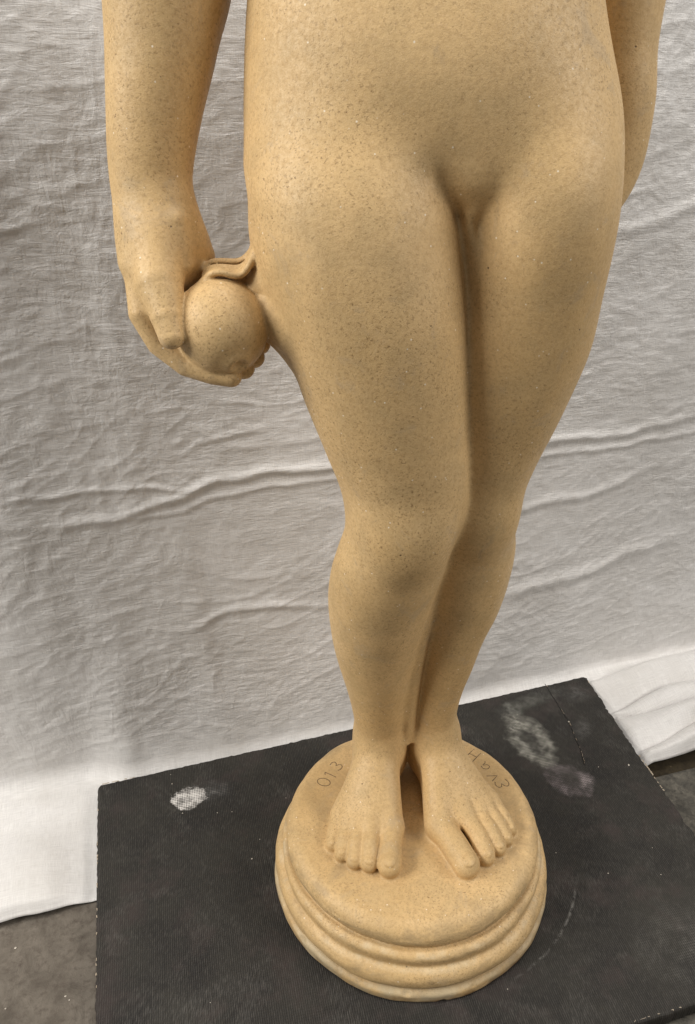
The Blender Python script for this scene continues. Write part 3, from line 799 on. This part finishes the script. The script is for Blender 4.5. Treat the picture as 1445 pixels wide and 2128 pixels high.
def figure(P):
    z = P[:, 2]; x = P[:, 0]
    n_ = len(P)
    d = np.full(n_, 0.5)
    up = z > 0.60
    lo = z < 0.83

    def sub(mask, fn):
        r = np.full(n_, 0.5)
        i = np.nonzero(mask)[0]
        if len(i): r[i] = fn(P[i])
        return r
    torso = sub(z > 0.58, lambda Q: limb(Q, 'torso', 2.0))
    tA = sub(lo & (x < 0.06), lambda Q: limb(Q, 'thighA'))
    tB = sub(lo & (x > -0.07), lambda Q: limb(Q, 'thighB'))
    legs = np.minimum(tA, tB)
    # legs meet in a narrow groove, more closed near the knees
    kk = 0.003 + 0.004 * sstep(0.30, 0.10, z)
    legs = smin(tA, tB, np.maximum(kk, 0.002))
    inner = sub((z > 0.09) & (z < 0.72) & (np.abs(x - 0.005) < 0.05), lambda Q: limb(Q, 'bridge'))
    legs = smin(legs, inner, 0.0045)
    g = np.sqrt((x - 0.006) ** 2 + ((z - 0.690) * 0.8) ** 2)
    legs = smin(legs, sub((z > 0.36) & (z < 0.54) & (x < 0.05), lambda Q: ell(Q, (-0.0245, -0.0345, 0.447), (0.0290, 0.0225, 0.0330))), 0.022)
    legs = smin(legs, sub((z > 0.36) & (z < 0.54) & (x > 0.0), lambda Q: ell(Q, (0.050, 0.010, 0.440), (0.024, 0.0215, 0.030))), 0.020)
    d = smin(torso, legs, 0.016 + 0.012 * sstep(0.025, 0.085, g))
    # the two soft creases that meet at the groin
    m = np.nonzero((z > 0.66) & (z < 0.76) & (np.abs(x) < 0.08) & (P[:, 1] < 0.0))[0]
    if len(m):
        q = P[m]
        for L in (((-0.040, 0.743), (-0.0255, 0.7255), (-0.0125, 0.7105), (0.000, 0.697), (0.0060, 0.6895)),
                  ((0.056, 0.7345), (0.0385, 0.7185), (0.0225, 0.7045), (0.0130, 0.6960), (0.0070, 0.6895))):
            best = np.full(len(m), 9.0); along = np.zeros(len(m))
            for i_, (a_, b_) in enumerate(zip(L[:-1], L[1:])):
                a_, b_ = np.array(a_), np.array(b_); w_ = q[:, [0, 2]] - a_
                t_ = np.clip(w_ @ (b_ - a_) / ((b_ - a_) @ (b_ - a_)), 0, 1)
                dd = np.linalg.norm(w_ - t_[:, None] * (b_ - a_), axis=1)
                u_ = dd < best; best[u_] = dd[u_]; along[u_] = (i_ + t_[u_]) / 4
            d[m] += (0.0003 + 0.0011 * along) * np.exp(-(best / (0.0125 - 0.0065 * along)) ** 2)
    ft = sub(z < 0.21, feet)
    d = smin(d, ft, 0.012)
    aA = sub((x < -0.12) & (z > 0.60), lambda Q: limb(Q, 'armA'))
    hd = sub((x < -0.10) & (z > 0.54) & (z < 0.74), hand)
    arm = smin(aA, hd, 0.016)
    aB = sub((x > 0.05) & (z > 0.60), lambda Q: limb(Q, 'armB'))
    d = smin(d, aB, 0.006)
    # web of stone left between fruit hand and thigh
    web = sub((x < -0.08) & (x > -0.18) & (z > 0.56) & (z < 0.68), lambda Q: min3(
        cone(Q, (-0.136, -0.013, 0.620), (-0.108, -0.010, 0.612), 0.0105, 0.020, (1, 1, 0.72)),
        np.minimum(cone(Q, (-0.131, -0.024, 0.625), (-0.112, -0.022, 0.614), 0.0100, 0.0175), cone(Q, (-0.132, -0.018, 0.640), (-0.115, -0.016, 0.640), 0.0090, 0.0140)),
        cone(Q, (-0.172, 0.004, 0.640), (-0.112, 0.000, 0.643), 0.0110, 0.014)))
    d = smin(d, web, 0.014)
    d = smin(d, arm, 0.004)
    # gentle unevenness of a hand-finished cast
    i = np.nonzero(np.abs(d) < 0.02)[0]
    q = P[i]
    d[i] += 0.0003 * np.sin(q[:, 0] * 95 + 1.3 * np.sin(q[:, 2] * 61)) * np.sin(q[:, 2] * 72 + 1.1) * np.sin(q[:, 1] * 88)
    return d


def plinth(P):
    r = np.hypot(P[:, 0], P[:, 1]); z = P[:, 2]
    th = np.arctan2(P[:, 1], P[:, 0])
    r = r + 0.0009 * np.sin(th * 2 + 1 + z * 30) + 0.0005 * np.sin(th * 5 + z * 90) + 0.0003 * np.sin(th * 11 + z * 60)

    def slab(rad, z0, z1, rd):
        dx = r - (rad - rd); dz = np.abs(z - (z0 + z1) / 2) - ((z1 - z0) / 2 - rd)
        return np.minimum(np.maximum(dx, dz), 0) + np.sqrt(np.maximum(dx, 0) ** 2 + np.maximum(dz, 0) ** 2) - rd
    r = r + 0.00022 * np.sin(th * 17 + 2 * np.sin(z * 150)) * np.sin(z * 210 + th * 5) + 0.00012 * np.sin(th * 41 + z * 300)
    z = z + 0.0005 * np.sin(th * 3 + 0.7) + 0.00015 * np.sin(th * 9)
    d = slab(0.1500, -0.001, 0.0145, 0.0055)
    d = smin(d, slab(0.1488, 0.0130, 0.0405, 0.0130), 0.0016)
    d = smin(d, slab(0.1395, 0.0300, 0.0465, 0.0020), 0.0015)
    d = smin(d, slab(0.1405, 0.0420, 0.0560, 0.0066), 0.0022)
    d = smin(d, slab(0.1290, 0.0500, 0.0620, 0.0020), 0.0015)
    dome = 0.0030 * np.clip(1 - (r / 0.13) ** 2, 0, 1)
    d2 = slab(0.1345, 0.0530, PZ - 0.001, 0.0145) - dome
    d = smin(d, d2, 0.0028)
    for a_, rr_, zz_, s_ in ((-95, .1515, .0135, .0042), (-70, .152, .012, .003), (-60, .1425, .0560, .0028), (-118, .1425, .0555, .0034), (-140, .1515, .013, .005), (-30, .152, .014, .0036), (-48, .1505, .0395, .003), (-128, .1505, .040, .0028), (-82, .152, .001, .004), (-12, .152, .0005, .005), (-155, .152, .001, .004)):
        c_ = np.array((math.cos(R(a_)) * rr_, math.sin(R(a_)) * rr_, zz_))
        d = smax(d, s_ - np.linalg.norm((P - c_) * np.array((1, 1, 1.4)), axis=1), 0.0025)
    # shallow bed pressed round the toes
    i = np.nonzero((z > 0.070) & (z < 0.10) & (r < 0.135))[0]
    q = P[i]
    bed = np.exp(-((q[:, 0] + 0.052) / 0.040) ** 2 - ((q[:, 1] + 0.050) / 0.045) ** 2) + np.exp(-((q[:, 0] - 0.066) / 0.038) ** 2 - ((q[:, 1] + 0.036) / 0.042) ** 2)
    d[i] += 0.0022 * bed + 0.0004 * np.sin(q[:, 0] * 120) * np.sin(q[:, 1] * 100)
    return d


def combined(P, parts=False):
    f = figure(P)
    pl = np.full(len(P), 0.5); i = np.nonzero(P[:, 2] < 0.13)[0]; pl[i] = plinth(P[i])
    fr = np.full(len(P), 0.5); lf = np.full(len(P), 0.5)
    i = np.nonzero((P[:, 0] < -0.10) & (P[:, 2] > 0.55) & (P[:, 2] < 0.69))[0]
    fr[i] = fruit(P[i]); lf[i] = leaf(P[i])
    if parts: return np.stack([f, pl, fr, lf], 1)
    d = smin(f, pl, 0.005)
    d = smin(d, fr, 0.0022)
    return smin(d, lf, 0.0030)


def sdf_mesh(h=0.0017):
    lo = np.array((-0.300, -0.160, -0.006)); B = 8
    nb = np.ceil((np.array((0.290, 0.170, 0.960)) - lo) / (h * B)).astype(int)
    N = nb * B
    bi = np.stack(np.meshgrid(*[np.arange(n_) for n_ in nb], indexing='ij'), -1).reshape(-1, 3)
    cen = lo + (bi * B + (B - 1) / 2) * h
    dc = combined(cen)
    act = np.abs(dc) < h * B * 1.25 + 0.003
    V = np.repeat(np.repeat(np.repeat(np.where(dc > 0, 1.0, -1.0).astype(np.float32).reshape(nb), B, 0), B, 1), B, 2)
    ab = bi[act]
    off = np.stack(np.meshgrid(*[np.arange(B)] * 3, indexing='ij'), -1).reshape(-1, 3)
    CH = 4000
    for s_ in range(0, len(ab), CH):
        ijk = (ab[s_:s_ + CH, None, :] * B + off[None]).reshape(-1, 3)
        V[ijk[:, 0], ijk[:, 1], ijk[:, 2]] = combined(lo + ijk * h).astype(np.float32)
    V[0], V[-1], V[:, 0], V[:, -1], V[:, :, 0], V[:, :, -1] = 1, 1, 1, 1, 1, 1
    neg = V < 0
    # cells with a sign change
    c = neg.astype(np.uint8)
    cs = c[:-1, :-1, :-1] + c[1:, :-1, :-1] + c[:-1, 1:, :-1] + c[:-1, :-1, 1:] + c[1:, 1:, :-1] + c[1:, :-1, 1:] + c[:-1, 1:, 1:] + c[1:, 1:, 1:]
    cells = np.argwhere((cs > 0) & (cs < 8))
    idx = np.full(cs.shape, -1, np.int32); idx[cells[:, 0], cells[:, 1], cells[:, 2]] = np.arange(len(cells))
    corners = np.array([(i, j, k) for i in (0, 1) for j in (0, 1) for k in (0, 1)])
    val = np.stack([V[cells[:, 0] + a, cells[:, 1] + b, cells[:, 2] + c_] for a, b, c_ in corners], 1)
    acc = np.zeros((len(cells), 3)); cnt = np.zeros(len(cells))
    for e0 in range(8):
        for e1 in range(e0 + 1, 8):
            if np.abs(corners[e0] - corners[e1]).sum() != 1: continue
            a, b = val[:, e0], val[:, e1]; m = (a < 0) != (b < 0)
            t = np.where(m, a / np.where(m, a - b, 1), 0)
            p = corners[e0] + (corners[e1] - corners[e0]) * t[:, None]
            acc += p * m[:, None]; cnt += m
    P = lo + (cells + acc / cnt[:, None]) * h
    quads = []
    for ax in range(3):
        sl0 = [slice(1, -1)] * 3; sl1 = [slice(1, -1)] * 3
        n0 = neg[1:-1, 1:-1, 1:-1]
        sh = [slice(1, -1)] * 3; sh[ax] = slice(2, None)
        n1 = neg[tuple(sh)]
        e = np.argwhere(n0 != n1) + 1
        inside = neg[e[:, 0], e[:, 1], e[:, 2]]
        u, w = [(1, 2), (2, 0), (0, 1)][ax]
        du = np.zeros(3, int); du[u] = 1; dw = np.zeros(3, int); dw[w] = 1

        def g(q): return idx[q[:, 0], q[:, 1], q[:, 2]]
        q = np.stack([g(e - du - dw), g(e - dw), g(e), g(e - du)], 1)
        q[~inside] = q[~inside][:, ::-1]
        quads.append(q)
    Q = np.concatenate(quads)
    Q = Q[(Q >= 0).all(1)]
    # settle vertices on the true surface, gradients give the shading normals
    e_ = 0.0007
    for it in range(2):
        d0 = combined(P)
        G = np.stack([combined(P + np.eye(3)[i] * e_) - combined(P - np.eye(3)[i] * e_) for i in range(3)], 1) / (2 * e_)
        L = np.linalg.norm(G, axis=1) + 1e-6
        if it == 0: P = P - (np.clip(d0 / L, -h * 0.6, h * 0.6) / L)[:, None] * G
    return P, Q, G / L[:, None]


statue = bpy.data.objects.new('stone_statue', None); COL.objects.link(statue)
tag(statue, 'sandy cast stone statue of a standing figure holding a fruit on a round plinth', 'statue')
P_, Q_, N_ = sdf_mesh()
lab = np.argmin(combined(P_[Q_].mean(1), True), 1)


def relax(P, Q, N, weight, iters):
    """even out the belly and hips: repeated averaging with neighbours, then fresh normals there"""
    E = np.concatenate([Q[:, [0, 1]], Q[:, [1, 2]], Q[:, [2, 3]], Q[:, [3, 0]]])
    E = E[(weight[E] > 0).any(1)]
    act, inv = np.unique(E, return_inverse=True); E = inv.reshape(-1, 2)
    w = weight[act][:, None]; X = P[act].copy(); n_ = len(act)
    cnt = np.bincount(E[:, 0], minlength=n_) + np.bincount(E[:, 1], minlength=n_)
    for _ in range(iters):
        A = np.stack([np.bincount(E[:, 0], X[E[:, 1], c], n_) + np.bincount(E[:, 1], X[E[:, 0], c], n_) for c in range(3)], 1) / cnt[:, None]
        X += (A - X) * w * 0.8
    P = P.copy(); P[act] = X
    fn = np.cross(P[Q[:, 2]] - P[Q[:, 0]], P[Q[:, 3]] - P[Q[:, 1]])
    M = np.stack([np.bincount(Q.ravel(), np.repeat(fn[:, c], 4), len(P)) for c in range(3)], 1)
    M /= np.linalg.norm(M, axis=1)[:, None] + 1e-12
    ww = np.clip(weight * 3, 0, 1)[:, None]
    N = N * (1 - ww) + M * ww
    return P, N / (np.linalg.norm(N, axis=1)[:, None] + 1e-12)


gx, gz = P_[:, 0], P_[:, 2]
vdist = np.hypot(gx - 0.006 - 0.06 * np.maximum(0.69 - gz, 0), np.maximum(gz - 0.690, 0) * 0.75)
w1 = sstep(0.56, 0.72, gz) * (1 - sstep(0.845, 0.875, gz)) * sstep(0.022, 0.050, vdist)
w1 *= sstep(-0.158, -0.148, gx) * (1 - sstep(0.150, 0.160, gx)) * (1 - sstep(0.10, 0.115, gx) * sstep(0.045, 0.055, P_[:, 1]))
w1 = w1 * (1 - (1 - sstep(0.69, 0.72, gz)) * (1 - sstep(-0.105, -0.085, gx)))     # keep the web beside the fruit
P_, N_ = relax(P_, Q_, N_, w1, 340)
P_ = P_ + N_ * (0.0046 * w1)[:, None]
w2 = sstep(0.17, 0.20, gz) * (1 - sstep(0.66, 0.69, gz)) * sstep(-0.115, -0.105, gx) * 0.7
P_, N_ = relax(P_, Q_, N_, w2, 14)
objs = {}
for li, nm in enumerate(('figure', 'plinth', 'fruit', 'leaf')):
    qs = Q_[lab == li]
    used, inv = np.unique(qs, return_inverse=True)
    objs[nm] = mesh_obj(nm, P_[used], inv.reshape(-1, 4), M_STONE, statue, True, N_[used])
print('statue quads', len(Q_), {k_: len(o.data.polygons) for k_, o in objs.items()})

# ------------------------------------------------------------------ pencilled inscription on the plinth
GLY = {
    '0': [[(math.cos(a) * .33 + .38, math.sin(a) * .50 + .5) for a in np.linspace(1.2, 1.2 + 6.5, 22)]],
    '1': [[(.14, .84), (.34, 1.0), (.355, .5), (.35, 0.0)]],
    '3': [[(.08, .92), (.35, 1.02), (.58, .85), (.50, .62), (.26, .52), (.55, .45), (.66, .22), (.48, .02), (.15, .02), (.04, .12)]],
    'E': [[(.70, .88), (.45, 1.02), (.14, .90), (.16, .64), (.46, .54), (.14, .44), (.04, .18), (.30, -.02), (.70, .10)]],
    'v': [[(.05, .62), (.28, .02), (.58, .68)]],
    'a': [[(.60, .58), (.30, .66), (.06, .36), (.18, .04), (.44, .08), (.60, .50), (.62, .10), (.76, .0)]],
    'H': [[(.08, 1.0), (.12, .0)], [(.12, .50), (.66, .56)], [(.64, 1.0), (.66, .0)]],
}


def glyph(ch, ang, rad, size, outward, parent):
    """ang: direction on the disc of the glyph centre; outward: tops point to the rim"""
    a = R(ang); c = np.array((math.cos(a), math.sin(a)))
    up = c if outward else -c
    right = np.array((up[1], -up[0]))
    cen = c * rad
    V, F = [], []
    for st in GLY[ch]:
        pts = np.array(st)
        t = np.linspace(0, len(pts) - 1, (len(pts) - 1) * 4 + 1)
        # Catmull-like smoothing
        pp = np.stack([np.interp(t, range(len(pts)), pts[:, i]) for i in range(2)], -1)
        if len(pts) > 4:
            for _ in range(3): pp[1:-1] = (pp[:-2] + 2 * pp[1:-1] + pp[2:]) / 4
        w = cen + (pp[:, :1] - 0.36) * size * right + (pp[:, 1:] - 0.5) * size * up
        z = surf_z(w)
        for i in range(len(w)):
            d = w[min(i + 1, len(w) - 1)] - w[max(i - 1, 0)]; d /= np.linalg.norm(d) + 1e-9; nn = np.array((-d[1], d[0]))
            ww = 0.00052 * (1 + 0.25 * math.sin(i * 1.7))
            V += [(*(w[i] - nn * ww), z[i] + .00002), (*w[i], z[i] + 0.00016), (*(w[i] + nn * ww), z[i] + .00002)]
            if i:
                k = len(V) - 6
                F += [(k, k + 3, k + 4, k + 1), (k + 1, k + 4, k + 5, k + 2)]
    o = mesh_obj('letter' if ch.isalpha() else 'digit', V, F, M_PENCIL, parent)
    o['label'] = 'pencilled %s "%s"' % ('letter' if ch.isalpha() else 'digit', ch)
    return o


def surf_z(w):
    lo_ = np.full(len(w), 0.07); hi_ = np.full(len(w), 0.10)
    for _ in range(18):
        m = (lo_ + hi_) / 2
        d = combined(np.column_stack([w, m]))
        hi_ = np.where(d > 0, m, hi_); lo_ = np.where(d > 0, lo_, m)
    return (lo_ + hi_) / 2


for ch, an, ra, sz in (('0', 156.4, 0.1045, 0.0155), ('1', 149.0, 0.1030, 0.0150), ('3', 140.6, 0.1055, 0.0150)):
    glyph(ch, an, ra, sz, True, objs['plinth'])
for ch, an, ra, sz in (('E', 21.0, 0.1120, 0.0160), ('v', 28.0, 0.1055, 0.0170), ('a', 36.0, 0.1085, 0.0150), ('H', 46.5, 0.1140, 0.0180)):
    glyph(ch, an, ra, sz, False, objs['plinth'])
